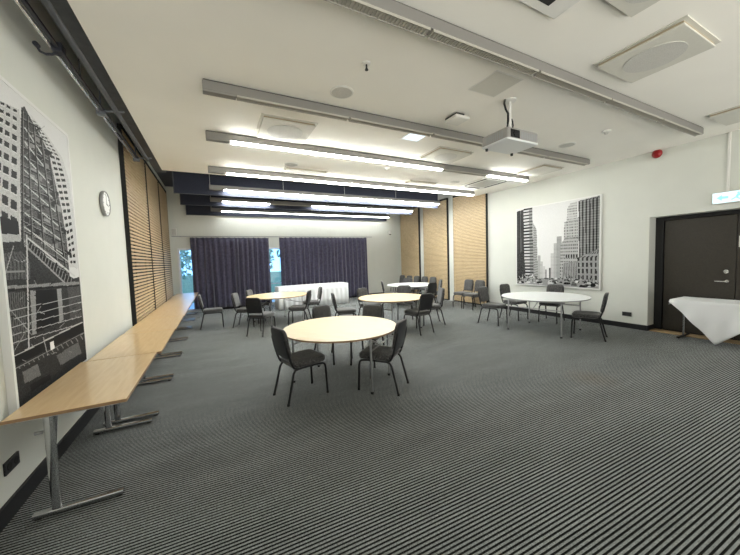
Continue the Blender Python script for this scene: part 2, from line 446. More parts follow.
# ------------------------------------------------------------------ ceiling fittings
def diffuser(x0, x1, y0, y1, label, circ=True):
    w, d = x1-x0, y1-y0
    g = thing('air_diffuser', label, 'air vent', ((x0+x1)/2, (y0+y1)/2, HC), 0, 'square ceiling air diffusers')
    f = MB(); t = .035
    f.box((-w/2, -d/2, -.012), (w/2, -d/2+t, -.0005)).box((-w/2, d/2-t, -.012), (w/2, d/2, -.0005))
    f.box((-w/2, -d/2+t, -.012), (-w/2+t, d/2-t, -.0005)).box((w/2-t, -d/2+t, -.012), (w/2, d/2-t, -.0005))
    f.build('rim', 'panel', g)
    MB().box((-w/2+t, -d/2+t, -.030), (w/2-t, d/2-t, -.0008)).build('shadow_gap', 'vent_gap', g)
    MB().box((-w/2+.028, -d/2+.028, -.048), (w/2-.028, d/2-.028, -.032)).build('face_plate', 'panel', g, bevel=.004)
    if circ: MB().lathe([(.001, 0), (min(w, d)*.33, 0), (min(w, d)*.33, -.004), (.001, -.004)], (0, 0, -.048), 40).build('perforated_disc', 'perf', g)
diffuser(.67, 1.45, 4.37, 5.15, 'square air diffuser left, before the lit lamp with a dark tube')
diffuser(3.70, 4.46, 1.18, 1.91, 'large square air diffuser nearest the top right corner of the ceiling')
diffuser(3.73, 4.55, 4.41, 5.08, 'square air diffuser between projector and lit lamp', True)
diffuser(1.43, 2.37, 6.57, 6.86, 'air diffuser just before the lamp at the white ceiling far edge, left', False)
diffuser(4.55, 5.45, 6.57, 6.86, 'air diffuser just before the far lamp, right of centre', False)
diffuser(6.66, 7.38, 4.39, 5.14, 'square air diffuser right of the projector near the wall', False)
diffuser(6.68, 7.43, 1.15, 1.90, 'square air diffuser above the exit sign at the right edge', False)
diffuser(2.70, 3.24, .85, 1.40, 'square air diffuser cut by the top edge right of the front lamp')
def cassette(x0, x1, y0, y1, label):
    w, d = x1-x0, y1-y0
    g = thing('air_cassette', label, 'air conditioner', ((x0+x1)/2, (y0+y1)/2, HC), 0, 'ceiling air cassettes')
    MB().box((-w/2, -d/2, -.03), (w/2, d/2, -.0005)).build('fascia', 'white', g, bevel=.012)
    MB().box((-w*.28, -d*.28, -.036), (w*.28, d*.28, -.030)).build('return_grille', 'perf', g)
    for a, b, c, e in ((-w*.3, -d*.42, w*.3, -d*.36), (-w*.3, d*.36, w*.3, d*.42), (-w*.42, -d*.3, -w*.36, d*.3), (w*.36, -d*.3, w*.42, d*.3)):
        fl = MB().box((a, b, -.032), (c, e, -.030)).build('outlet_slot', 'dark', g)
cassette(6.25, 7.20, 5.50, 6.75, 'white air cassette with outlet slots near the right wall')
cassette(1.72, 2.66, .72, 1.68, 'white air cassette cut by the top edge beside the front lamp')
def round_speaker(x, y, r, label):
    g = thing('ceiling_speaker', label, 'speaker', (x, y, HC), 0, 'round ceiling speakers')
    MB().lathe([(r*.86, -.0005), (r, -.0005), (r, -.006), (r*.9, -.012), (r*.86, -.012)], n=40, cap=False).build('rim', 'white', g)
    MB().lathe([(.001, -.0005), (r*.86, -.0005), (r*.86, -.010), (.001, -.013)], n=40).build('grille', 'perf', g)
round_speaker(1.46, 3.47, .14, 'round ceiling speaker before the second unlit lamp, left of centre')
round_speaker(5.92, 3.48, .14, 'round ceiling speaker right of the projector')
round_speaker(5.87, 6.38, .14, 'round ceiling speaker beside the white air cassette')
round_speaker(1.52, 6.40, .14, 'round ceiling speaker before the far left air diffuser')
g = thing('access_hatch', 'flush grey square hatch in ceiling near the projector mount', 'hatch', (3.04, 2.61, HC))
MB().box((-.2, -.195, -.006), (.2, .195, -.0005)).build('panel', 'panel', g)
MB().box((-.215, -.21, -.004), (-.2, .21, -.0005)).box((.2, -.21, -.004), (.215, .21, -.0005)).box((-.2, -.21, -.004), (.2, -.195, -.0005)).box((-.2, .195, -.004), (.2, .21, -.0005)).build('rim', 'white', g)
g = thing('motion_sensor', 'white box sensor with dark base left of the projector', 'sensor', (3.16, 3.40, HC))
MB().box((-.075, -.10, -.05), (.075, .14, -.0005)).build('base', 'dark', g, bevel=.01)
MB().box((-.125, -.15, -.09), (.125, .10, -.05)).build('cover', 'white', g, bevel=.015)
g = thing('sprinkler', 'small ceiling sprinkler head between the two unlit lamps', 'sprinkler', (1.49, 2.87, HC))
MB().lathe([(.001, -.0005), (.045, -.0005), (.04, -.012), (.001, -.014)], n=24).build('rosette', 'white', g)
MB().tube([(0, 0, -.014), (0, 0, -.05)], .009, 8).box((-.012, -.003, -.065), (.012, .003, -.05)).lathe([(.001, -.065), (.018, -.065), (.018, -.069), (.001, -.069)], n=16).build('head', 'cable', g)
g = thing('square_panel', 'small square ceiling panel glowing bluish left of the projector', 'ceiling light', (3.04, 4.25, HC))
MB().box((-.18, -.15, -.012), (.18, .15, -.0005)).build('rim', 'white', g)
MB().box((-.15, -.12, -.016), (.15, .12, -.012)).build('diffuser', emit('square_panel_glow', (.80, .92, 1.0), .16), g)  # square face with a faint bluish emission
def detector(x, y, label):
    g = thing('smoke_detector', label, 'smoke detector', (x, y, HC), 0, 'smoke detectors')
    MB().lathe([(.001, -.0005), (.065, -.0005), (.06, -.025), (.001, -.026)], n=24).build('base', 'white', g)
    MB().lathe([(.001, -.026), (.032, -.026), (.028, -.05), (.001, -.055)], n=20).build('chamber', 'perf', g)
detector(3.50, 5.92, 'white smoke detector between the two lit lamps under the white ceiling')
detector(5.89, 2.83, 'small white smoke detector right of the projector near the front lamp')

# projector
pj = thing('projector', 'grey and white projector hanging from the ceiling on a pole', 'projector', (3.51, 2.79, HC))
zb = 3.09-HC
body = MB().rings([[(x, y, z) for x, y in rrect(.58*s, .40*s, .03)] for z, s in ((zb+.012, 1.0), (zb+.13, 1.0), (zb+.145, .97))]).build('body', 'proj', pj)
MB().rings([[(x, y, z) for x, y in rrect(.59*s, .41*s, .03)] for z, s in ((zb, .96), (zb+.012, 1.0), (zb+.02, 1.0))]).build('bottom_shell', 'proj_white', pj)
MB().box((-.235, -.208, zb+.03), (-.075, -.199, zb+.125)).build('lens_window', 'lens', pj, bevel=.004)
MB().lathe([(.001, -.214), (.038, -.214), (.04, -.206), (.001, -.206)], (-.15, 0, zb+.078), 24, 'y').build('lens', 'lens', pj)
v = MB()
for k in range(8): v.box((-.293, -.13+k*.033, zb+.035), (-.289, -.115+k*.033, zb+.12))
v.build('side_vent', 'grey_edge', pj, smooth=False)
v = MB()
for k in range(9): v.box((-.04+k*.033, -.203, zb+.035), (-.022+k*.033, -.199, zb+.12))
v.build('front_vent', 'grey_edge', pj, smooth=False)
for x, y in ((-.24, .16), (.24, .16)):
    MB().lathe([(.001, 0), (.018, 0), (.016, -.03), (.001, -.03)], (x, y, zb), 16).build('adjust_foot', 'cable', pj)
MB().tube([(0, 0, -.012), (0, 0, zb+.17)], .021, 14).build('pole', 'white', pj)
MB().lathe([(.001, -.0005), (.085, -.0005), (.08, -.018), (.03, -.03), (.001, -.03)], n=32).build('ceiling_plate', 'white', pj)
MB().box((-.09, -.07, zb+.145), (.09, .07, zb+.17)).build('mount_plate', 'cable', pj)
MB().tube([(-.085, .0, -.012), (-.10, 0, -.06), (-.07, 0, -.13), (-.03, 0, -.17), (-.03, 0, -.26), (-.045, 0, -.33), (-.03, .02, zb+.16)], .013, 8).build('cable', 'cable', pj)
for k in (0, 1):
    MB().tube([(.02+.012*k, -.02, -.24-.02*k), (.035+.01*k, -.02, -.32), (.02, 0, zb+.16)], .006, 8).build('thin_cable', 'cable', pj)

# ------------------------------------------------------------------ wall fittings
g = thing('alarm_bell', 'red alarm bell high on the right wall near the ceiling', 'alarm bell', (XR, 2.95, 3.615))
MB().lathe([(.001, -.0005), (.06, -.0005), (.06, -.04), (.001, -.04)], (0,0,0), 20, 'x').build('base', 'red', g)
MB().lathe([(.001, -.04), (.085, -.04), (.08, -.06), (.055, -.085), (.02, -.095), (.001, -.096)], (0,0,0), 32, 'x').build('gong', 'red', g)
es = thing('exit_sign', 'lit pale blue emergency exit sign above the dark door', 'exit sign', (XR, 1.80, 2.57))
MB().box((-.075, -.36, -.10), (-.0005, .36, .10)).build('housing', 'white', es, bevel=.006)
MB().box((-.080, -.345, -.087), (-.076, .345, .087)).build('lit_face', 'sign', es)
gl = MB()
def gbox(y0, y1, z0, z1): gl.box((-.083, y0, z0), (-.0805, y1, z1))
# arrow, running figure and doorway
gl.prism([(.30, 0), (.235, .05), (.235, .02), (.16, .02), (.16, -.02), (.235, -.02), (.235, -.05)], -.083, -.0805, 'x')
gl.lathe([(.001, -.083), (.016, -.083), (.016, -.0805), (.001, -.0805)], (0, .045, .055), 12, 'x')
gl.prism([(.06, .035), (.03, .04), (-.005, .0), (.01, -.01), (.04, .012), (.05, -.02), (.015, -.05), (.02, -.065), (.07, -.03), (.075, .0)], -.083, -.0805, 'x')
gl.prism([(.075, -.005), (.075, -.03), (.12, -.06), (.13, -.045)], -.083, -.0805, 'x')
gbox(-.13, -.03, .055, .07); gbox(-.13, -.115, -.07, .055); gbox(-.045, -.03, -.07, .055); gbox(-.105, -.055, -.06, .045)
gl.build('pictogram', 'sign_green', es, smooth=False)
MB().box((-.028, .17, .1), (-.0005, .20, HC-2.57-.001)).build('cable_duct', 'white', es)
ck = thing('wall_clock', 'round white wall clock with grey rim on left wall', 'clock', (XL, 5.60, 2.60))
MB().lathe([(.001, .0005), (.168, .0005), (.178, .012), (.178, .036), (.165, .044), (.158, .033), (.001, .033)], (0,0,0), 40, 'x').build('rim', 'clock_rim', ck)
MB().lathe([(.001, .0335), (.156, .0335), (.156, .036), (.001, .036)], (0,0,0), 40, 'x').build('face', 'clock_face', ck)
tk = MB()
for k in range(12):
    a = k*PI/6; c, s = math.cos(a), math.sin(a); r0, r1 = (.115 if k % 3 == 0 else .13), .145; w = .005
    p = [(r0*s-w*c, r0*c+w*s), (r0*s+w*c, r0*c-w*s), (r1*s+w*c, r1*c-w*s), (r1*s-w*c, r1*c+w*s)]
    tk.prism(p, .0361, .0375, 'x')
tk.build('hour_marks', 'dark', ck, smooth=False)
MB().prism([(-.005, -.02), (.005, -.02), (.004, .12), (-.004, .12)], (.039), .0405, 'x').build('minute_hand', 'dark', ck)
MB().prism([(-.015, .01), (-.01, -.008), (.075, -.035), (.077, -.028)], (.041), .0425, 'x').build('hour_hand', 'dark', ck)
def socket(x, y, z, sg, label):
    g = thing('power_socket', label, 'power socket', (x, y, z), 0, 'black power sockets')
    a, b = sorted((sg*.0005, sg*.014))
    MB().box((a, -.085, -.045), (b, .085, .045)).build('plate', 'base', g, bevel=.004)
    for yy in (-.04, .04):
        MB().lathe([(.001, sg*.0145), (.026, sg*.0145), (.026, sg*.016), (.02, sg*.0162), (.001, sg*.0145)], (0, yy, 0), 20, 'x').build('outlet', 'rubber', g)
socket(XL, 3.0, .35, 1, 'black power socket under the nearest table on left wall')
socket(XR, 3.42, .305, -1, 'black power socket on right wall beside the door recess')
g = thing('wall_speaker', 'small white wall speaker in the far left corner above curtains', 'speaker', (-1.18, YF, 2.85))
MB().box((-.075, -.10, -.12), (.075, -.02, .12)).build('cabinet', 'white', g, bevel=.012)
MB().box((-.062, -.104, -.105), (.062, -.1005, .105)).build('grille', 'perf', g)
MB().box((-.02, -.02, -.03), (.02, -.0005, .03)).build('bracket', 'white', g)
g = thing('security_camera', 'small white device on far wall right of the curtains', 'camera', (7.46, YF, 2.90))
MB().box((-.05, -.03, -.05), (.05, -.0005, .06)).build('bracket', 'white', g, bevel=.008)
MB().lathe([(.001, .09), (.075, .07), (.085, 0), (.06, -.055), (.001, -.08)], (0, -.11, 0), 24).build('dome', 'white', g)
MB().lathe([(.001, -.08), (.05, -.07), (.03, -.10), (.001, -.105)], (0, -.11, 0), 20).build('lens_dome', 'lens', g)

# ------------------------------------------------------------------ wall pictures: grey-scale prints as colour attributes on a fine mesh
def canvas(W_, H_): return [[.9]*W_ for _ in range(H_)]
def fill(im, pts, fn, key=None):
    H_, W_ = len(im), len(im[0]); P = [(x*W_, y*H_) for x, y in pts]; ys = [p[1] for p in P]
    for j in range(max(0, int(min(ys))), min(H_, int(max(ys))+1)):
        y = j+.5; xs_ = []
        for i in range(len(P)):
            (x1, y1), (x2, y2) = P[i], P[(i+1) % len(P)]
            if (y1 <= y) != (y2 <= y): xs_.append(x1+(y-y1)*(x2-x1)/(y2-y1))
        xs_.sort()
        for a, b in zip(xs_[::2], xs_[1::2]):
            for i in range(max(0, int(math.ceil(a-.5))), min(W_, int(math.ceil(b-.5)))):
                u = (i+.5)/W_; v = y/H_; lu = (i+.5-a)/max(b-a, .01)
                im[j][i] = fn(u, v, lu) if callable(fn) else fn
def line(im, p, q, w, g):
    dx, dy = q[0]-p[0], q[1]-p[1]; A = len(im)/len(im[0]); l = math.hypot(dx, dy*A); nx, ny = -dy*A/l*w/2, dx/l*w/2/A
    fill(im, [(p[0]+nx, p[1]+ny), (q[0]+nx, q[1]+ny), (q[0]-nx, q[1]-ny), (p[0]-nx, p[1]-ny)], g)
def make_picture(im, X, sg, ya, yb, z0, z1, label, name='wall_picture', fw=.03, dep=.045, gam=2.6):
    # ya is the edge drawn on the picture's own left, yb its right
    H_, W_ = len(im), len(im[0])
    pc = thing(name, label, 'picture', (X, (ya+yb)/2, (z0+z1)/2), 0, 'large black and white city pictures')
    w = abs(yb-ya); h = z1-z0; a, b = sorted((sg*.0005, sg*dep))
    f = MB().box((a, -w/2, -h/2), (b, -w/2+fw, h/2)).box((a, w/2-fw, -h/2), (b, w/2, h/2)).box((a, -w/2+fw, -h/2), (b, w/2-fw, -h/2+fw)).box((a, -w/2+fw, h/2-fw), (b, w/2-fw, h/2))
    f.build('frame', 'frame_white', pc, smooth=False)
    me = bpy.data.meshes.new('print'); vs = []; fs = []
    s = 1 if yb > ya else -1; xx = sg*(dep-.004)
    iw, ih = w-2*fw+.002, h-2*fw+.002
    for j in range(H_+1):
        for i in range(W_+1): vs.append((xx, s*(-iw/2+iw*i/W_), ih/2-ih*j/H_))
    cols = []
    for j in range(H_):
        for i in range(W_):
            k = j*(W_+1)+i; q = [k, k+1, k+W_+2, k+W_+1]
            fs.append(q); cols.append(max(0, min(1, im[j][i]))**gam*.92)
    n = len(vs); bk = sg*.003
    vs += [(bk, -iw/2, ih/2), (bk, iw/2, ih/2), (bk, iw/2, -ih/2), (bk, -iw/2, -ih/2)]; fs.append([n, n+1, n+2, n+3]); cols.append(.5)
    me.from_pydata(vs, [], fs); me.update()
    at = me.color_attributes.new('print', 'FLOAT_COLOR', 'CORNER'); buf = []
    for p, c in zip(me.polygons, cols): buf += [c, c, c, 1.0]*p.loop_total
    at.data.foreach_set('color', buf)
    me.materials.append(M['printm'])
    o = bpy.data.objects.new('print', me); COL.objects.link(o); o.parent = pc
    return pc
R = random.Random(7)
def win(u, v, nx, ny, wx=.5, wy=.55, lo=.2, hi=.75, ph=0):
    return lo if (u*nx+ph) % 1 < wx and (v*ny) % 1 < wy else hi
# --- right wall: city avenue
im = canvas(190, 190)
fill(im, [(0,0),(1,0),(1,1),(0,1)], lambda u, v, l: .86+.06*math.sin(v*2.4)+.03*R.random())
for (a, b, t, g) in ((.30,.335,.62,.72),(.33,.37,.70,.80),(.37,.40,.76,.84),(.47,.51,.60,.82),(.505,.545,.48,.74),(.54,.60,.40,.66),(.40,.42,.80,.70),(.45,.475,.78,.6)):
    fill(im, [(a,t),(b,t),(b,.93),(a,.93)], lambda u, v, l, g=g: g-.10*(1 if (v*60) % 1 < .4 and (u*90) % 1 < .6 else 0)+.04*(R.random()-.5))
fill(im, [(.235,.20),(.275,.27),(.285,.30),(.305,.92),(.235,.92)], lambda u, v, l: .42 if (v*46-u*6) % 1 < .5 else .74)
fill(im, [(.10,0),(.225,0),(.245,.86),(.11,.93)], lambda u, v, l: (.16 if (v*24) % 1 < .45 else .80) if l < .62 else (.30 if (v*24) % 1 < .45 else .58))
fill(im, [(0,.02),(.10,.01),(.115,.95),(0,.97)], lambda u, v, l: .16+.10*(1 if (l*5) % 1 < .4 else 0)+.09*R.random()+(.16 if l > .5 and l < .62 else 0))
fill(im, [(0,.60),(.09,.55),(.12,.72),(.13,.95),(0,.97)], lambda u, v, l: .10+.28*R.random())
fill(im, [(.665,.08),(.70,.03),(.775,.02),(.775,.30),(.655,.30)], lambda u, v, l: win(l, v, 7, 34, .5, .5, .52, .80))
fill(im, [(.63,.24),(.79,.20),(.79,.75),(.62,.75)], lambda u, v, l: win(l, v, 9, 30, .45, .55, .40, .76))
fill(im, [(.59,.50),(.64,.42),(.79,.42),(.79,.92),(.585,.92)], lambda u, v, l: win(l, v, 10, 26, .5, .5, .34, .72))
fill(im, [(.645,.62),(.79,.62),(.79,.66),(.645,.66)], lambda u, v, l: .18 if (l*5) % 1 < .6 else .66)
fill(im, [(.62,.72),(.80,.70),(.80,.93),(.60,.93)], lambda u, v, l: .62 if (l*7) % 1 < .5 else .38+.2*R.random())
fill(im, [(.785,.02),(1,0),(1,1),(.80,.97)], lambda u, v, l: (.22 if (l*6) % 1 < .42 else .55)+(.10 if (v*36) % 1 < .3 else 0)-.08*l)
fill(im, [(.78,.66),(1,.56),(1,1),(.79,.97)], lambda u, v, l: (.20 if (l*5) % 1 < .45 and (v*14) % 1 < .7 else .60)+.12*(R.random()-.5))
fill(im, [(0,.93),(.44,.905),(1,.95),(1,1),(0,1)], lambda u, v, l: .55+.1*R.random())
for k in range(90):
    u = R.random(); v = .905+.085*R.random()**1.3; s = .012+.05*(v-.90)*6*R.random()
    fill(im, [(u-s, v), (u-s*.6, v-s*.5), (u+s*.6, v-s*.5), (u+s, v), (u+s, v+s*.35), (u-s, v+s*.35)], R.choice([.08,.12,.2,.35,.82,.9]))
for k in range(60):
    u = R.choice([R.random()*.3, .62+R.random()*.38]); v = .86+R.random()*.08
    line(im, (u, v), (u+.004, v+.03), .007, R.choice([.08,.15,.7]))
line(im, (.41,.80), (.41,.93), .006, .35); line(im, (.455,.78), (.46,.93), .012, .3)
make_picture(im, XR, -1, 6.17, 3.93, .80, 3.02, 'black and white city avenue picture on right wall', fw=.028, gam=2.15)
# --- left wall: towers with scaffolding
im = canvas(190, 340)
HG = (0.004847834, -0.000503583, 0.094759937, -0.001488721, 0.001724468, 0.067146261, -0.002649747, 0.000166477)
def TH(x, y):      # sketch coordinates -> position on the print
    w_ = HG[6]*x+HG[7]*y+1
    return ((HG[0]*x+HG[1]*y+HG[2])/w_, (HG[3]*x+HG[4]*y+HG[5])/w_)
def tf(pts, g): fill(im, [TH(*p) for p in pts], g)
def tl_(a, b, w, g):
    d = Vector((b[0]-a[0], b[1]-a[1])); n_ = Vector((-d.y, d.x)).normalized()*w/2
    tf([(a[0]+n_.x, a[1]+n_.y), (b[0]+n_.x, b[1]+n_.y), (b[0]-n_.x, b[1]-n_.y), (a[0]-n_.x, a[1]-n_.y)], g)
fill(im, [(0,0),(1,0),(1,1),(0,1)], lambda u, v, l: .90+.02*R.random())
tf([(-30,-12),(0,3),(40,22),(46,60),(42,150),(40,290),(-30,300)], lambda u, v, l: .74+.12*R.random())
for k in range(12):
    y = 1+12.5*k+1.05*k*k
    for c_, x in enumerate((-34, -20, -6, 9, 25)):
        w_ = 6.8+.55*k; h_ = 4.6+1.5*k; x0 = 42-(42-x)*(.74+.032*k); y0 = y+.55*(x0+4)
        if x0 > 42 or y0 > 262: continue
        x1 = min(x0+w_, 42); g = .07+.1*R.random()
        tf([(x0, y0), (x1, y0+.55*(x1-x0)), (x1-.6, y0+h_+.5*(x1-x0)), (x0-.6, y0+h_)], lambda u, v, l, g=g: g+.08*R.random())
        tl_((x0-1, y0+h_+1.2), (x1, y0+h_+1.2+.5*(x1-x0)), 1.3, .92)
tf([(60,30),(66,36),(96,75),(119,110),(131,150),(138,200),(143,250),(148,310),(132,310),(126,260),(116,200),(104,150),(93,100),(78,70)], lambda u, v, l: .80+.10*R.random())
inn = [(62,38),(79,70),(94,100),(105,150),(117,200),(127,260),(132,305)]; outr = [(68,40),(95,75),(118,110),(130,150),(137,200),(142,250),(147,305)]
def along(P, t):
    q = t*(len(P)-1); i = min(len(P)-2, int(q)); f_ = q-i
    return (P[i][0]*(1-f_)+P[i+1][0]*f_, P[i][1]*(1-f_)+P[i+1][1]*f_)
for k in range(27):
    t = (k+.3)/27; t2 = (k+.78)/27
    a, b, c_, d = along(inn, t), along(outr, t), along(outr, t2), along(inn, t2)
    L_ = lambda p, q, f_: (p[0]+(q[0]-p[0])*f_, p[1]+(q[1]-p[1])*f_)
    for f0, f1 in ((.12, .40), (.50, .78)):
        tf([L_(a, b, f0), L_(a, b, f1), L_(d, c_, f1), L_(d, c_, f0)], .08+.12*R.random())
tf([(44,18),(50,16),(56,28),(66,46),(80,72),(94,100),(105,150),(117,200),(127,260),(133,330),(44,320),(42,150),(43,60)], lambda u, v, l: .26+.26*R.random()-.10*(1 if v < .22 else 0))
for k in range(60):
    y = 40+270*R.random(); x = 44+R.random()*(along(inn, min(1, y/305))[0]-48); h_ = 5+10*R.random(); w_ = 4+9*R.random()
    tf([(x, y), (x+w_, y+w_*.5), (x+w_, y+h_+w_*.5), (x, y+h_)], R.choice([.06, .10, .16, .58, .66]))
for k in range(17):
    y = 38+17*k; xr = along(inn, min(1, (y+14)/305))[0]
    tl_((43, y), (xr, y+.52*(xr-43)), 2.6, .10); tl_((43, y-2.4), (xr, y-2.4+.52*(xr-43)), 1.2, .62)
for k in range(9):
    y = 60+26*k; xr = along(inn, min(1, (y+30)/305))[0]
    tl_((48, y+20), (xr-4, y-8), 1.0, .56); tl_((50, y-6), (xr-8, y+44), 1.9, .84)
for (xa, ya, xb, yb_) in ((46,22,47,330),(55,32,66,335),(66,50,90,335),(80,75,113,335),(94,104,128,335)):
    tl_((xa, ya), (xb, yb_), 2.2, .07); tl_((xa+2, ya+2), (xb+2.2, yb_), 1.0, .60)
# lower storeys
tf([(-30,205),(38,226),(42,256),(-30,252)], .10); tf([(-30,246),(42,250),(44,264),(-30,268)], lambda u, v, l: .70+.1*R.random())
tf([(-30,266),(44,262),(60,282),(140,330),(152,326),(166,500),(30,570),(-30,420)], lambda u, v, l: .17+.15*R.random())
tf([(2,284),(44,280),(60,300),(60,330),(6,334)], lambda u, v, l: .34+.16*R.random()-(.14 if (l*8) % 1 < .4 else 0))
tl_((52,262),(136,338), 9, .14); tl_((56,256),(142,326), 3, .86); tl_((50,268),(132,346), 2.6, .70); tl_((66,248),(146,312), 1.6, .82)
for k in range(17):
    f_ = k/16; tl_((54+82*f_, 258+72*f_), (50+82*f_, 272+74*f_), 1.4, .62)
tl_((0,318),(50,316), 3, .62); tl_((4,347),(150,338), 5.5, lambda u, v, l: .52+.18*R.random()); tl_((4,353),(150,343), 2.5, .06)
tf([(14,356),(52,354),(54,440),(20,458)], lambda u, v, l: (.40 if (l*10) % 1 < .55 else .20)+.08*R.random())
tf([(70,352),(110,349),(113,412),(72,428)], .05); tf([(60,352),(70,352),(72,430),(64,434)], lambda u, v, l: .60+.1*R.random()); tf([(109,349),(117,348),(121,405),(114,410)], lambda u, v, l: .60+.1*R.random())
tf([(128,346),(150,344),(155,400),(134,404)], lambda u, v, l: .26+.2*R.random())
for k in range(5): tl_((14, 392+15*k), (154, 360+13*k), 1.5, .74)
tl_((18,380),(70,440), 1.5, .70); tl_((26,470),(80,380), 1.4, .62); tl_((54,250),(58,470), 2.6, .82); tl_((30,270),(12,330), 1.6, .72)
tl_((28,484),(158,418), 15, .07); tl_((26,474),(156,409), 2.2, .78); tl_((32,494),(160,428), 1.6, .60)
for k in range(15):
    f_ = k/14; tl_((30+122*f_, 494-60*f_), (38+122*f_, 508-62*f_), 1.6, .58)
tl_((36,510),(160,444), 1.6, .62)
tf([(30,500),(162,438),(168,500),(30,572)], lambda u, v, l: .15+.13*R.random())
tf([(46,500),(74,486),(80,506),(50,522)], lambda u, v, l: .44+.12*R.random()); tf([(108,470),(148,446),(154,466),(116,488)], lambda u, v, l: .40+.12*R.random())
tf([(60,524),(96,504),(98,514),(62,536)], .07); tf([(96,446),(103,443),(105,458),(98,461)], .97); tl_((84,436),(92,470), 1.6, .7)
for k in range(40):
    x, y = 8+140*R.random(), 290+190*R.random(); tl_((x, y), (x+R.uniform(-14,14), y+R.uniform(-10,10)), 1.2, R.choice([.05,.08,.62,.75]))
make_picture(im, XL, 1, 3.04, 4.41, .67, 3.12, 'black and white picture of towers with scaffolding on left wall', fw=.03)

# ------------------------------------------------------------------ curtains
def curtain(x0, x1, z0, z1, n, label, seed, flare=0):
    rnd = random.Random(seed); nx, nz = n*12, 14; c = (x0+x1)/2
    cu = thing('curtain', label, 'curtain', (c, YF-.16, 0), 0, 'dark curtains on the far wall')
    ph = [0]; 
    for i in range(nx): ph.append(ph[-1]+(2*PI/12)*rnd.choice([.5, .8, 1.1, 1.9]))
    amp = [.035+.03*rnd.random() for _ in range(n+2)]
    vs, fs = [], []
    for j in range(nz+1):
        t = j/nz; z = z1+(z0-z1)*t
        for i in range(nx+1):
            u = i/nx; x = x0+(x1-x0)*u-c + flare*t*t*max(0, u-.8)*5*.2
            a = amp[min(n+1, int(ph[i]/(2*PI)))] if ph[i]/(2*PI) < n+1 else .04
            y = a*(.55+.45*t)*math.sin(ph[i]+.5*math.sin(t*2+i*.05)) + .01*math.sin(7*t+u*9)
            x += .012*math.sin(3*t+ph[i]*.5)
            zz = z + (.012*math.sin(ph[i]) if j == 0 else 0) + (.010*math.sin(ph[i]*.5) if j == nz else 0)
            vs.append((x, y, zz))
    for j in range(nz):
        for i in range(nx):
            a = j*(nx+1)+i; fs.append([a, a+1, a+nx+2, a+nx+1])
    m = MB(); m.v, m.f = vs, fs
    o = m.build('cloth', 'curtain', cu); s = o.modifiers.new('thick', 'SOLIDIFY'); s.thickness = .006; s.offset = 0
    hk = MB()
    k = x0+.06
    while k < x1: hk.tube([(k-c, .0, z1-.01), (k-c, .0, z1+.022)], .004, 6); k += .16
    hk.build('glider', 'white', cu)
curtain(-.715, 1.945, .10, 2.645, 14, 'dark curtain on the left of the far wall behind the beech table', 3)
curtain(2.33, 6.17, .06, 2.655, 19, 'wider dark curtain on the right behind the white skirted table', 5, .22)
ct = thing('curtain_track', 'thin grey curtain track along the far wall', 'curtain track', (2.6, YF-.16, 2.69))
MB().box((-3.85, -.015, -.013), (3.85, .015, .013)).build('rail', 'grey_edge', ct)
k = MB()
for x in (-3.6, -1.2, 1.2, 3.6): k.box((x-.015, .015, -.01), (x+.015, .1595, .01))
k.build('bracket', 'grey_edge', ct)

# ------------------------------------------------------------------ row of rectangular folding tables along the left wall
TL, TW, TBH = 1.33, .64, .745
tl = ['long beech table nearest the viewer at the front of the left row', 'beech table second from the viewer in the left row', 'beech table third from the viewer in the left row',
      'beech table fourth from the viewer in the left row', 'beech table fifth from the viewer in the left row', 'beech table last but one before the windows in the left row', 'beech table at the window end of the left row']
def rect_table(y0, y1, label, x):
    L = y1-y0-.008
    t = thing('conference_table', label, 'table', (x, (y0+y1)/2, 0), 0, 'beech tables along the left wall')
    MB().box((-TW/2, -L/2+.002, TBH-.024), (TW/2, L/2-.002, TBH)).build('table_top', 'beech', t, bevel=.003)
    MB().box((-TW/2-.002, -L/2+.0005, TBH-.023), (TW/2+.002, -L/2+.002, TBH-.002)).box((-TW/2-.002, L/2-.002, TBH-.023), (TW/2+.002, L/2-.0005, TBH-.002)).box((TW/2, -L/2+.002, TBH-.023), (TW/2+.002, L/2-.002, TBH-.002)).build('edge_band', 'ply_edge', t)
    for s in (-1, 1):
        y = s*(L/2-.075)
        lg = MB().rings([[(-.125+px, y+py, z) for px, py in rrect(.055, .038, .018)] for z in (.045, TBH-.045)]).build('leg', 'chrome', t)
        ft = MB().rings([[(x, y+py, .026+pz) for py, pz in rrect(.045, .036, .012)] for x in (-.245, .245)]).build('foot', 'chrome', lg)
        for gx in (-.218, .218): MB().box((gx-.0175, y-.016, 0), (gx+.0175, y+.016, .0078)).build('glide', 'rubber', lg)
        MB().rings([[(-.165, yy, TBH-.05), (-.085, yy, TBH-.05), (-.118, yy, .36), (-.132, yy, .36)] for yy in (y-s*.021, y-s*.027)]).build('gusset_plate', 'chrome', lg)
        MB().box((-.26, y-.025, TBH-.045), (.26, y+.025, TBH-.0245)).build('cross_bar', 'steel', t)
        MB().tube([(-.16, y, TBH-.15), (-.20, y, TBH-.15)], .012, 10).build('lock_knob', 'steel', lg)
    MB().box((-.15, -L/2+.11, TBH-.06), (-.115, L/2-.11, TBH-.0245)).build('rail', 'steel', t)
for k in range(7): rect_table(2.745+k*TL, 2.745+(k+1)*TL, tl[k], (-.945, -.905, -.895, -.885, -.878, -.872, -.868)[k])

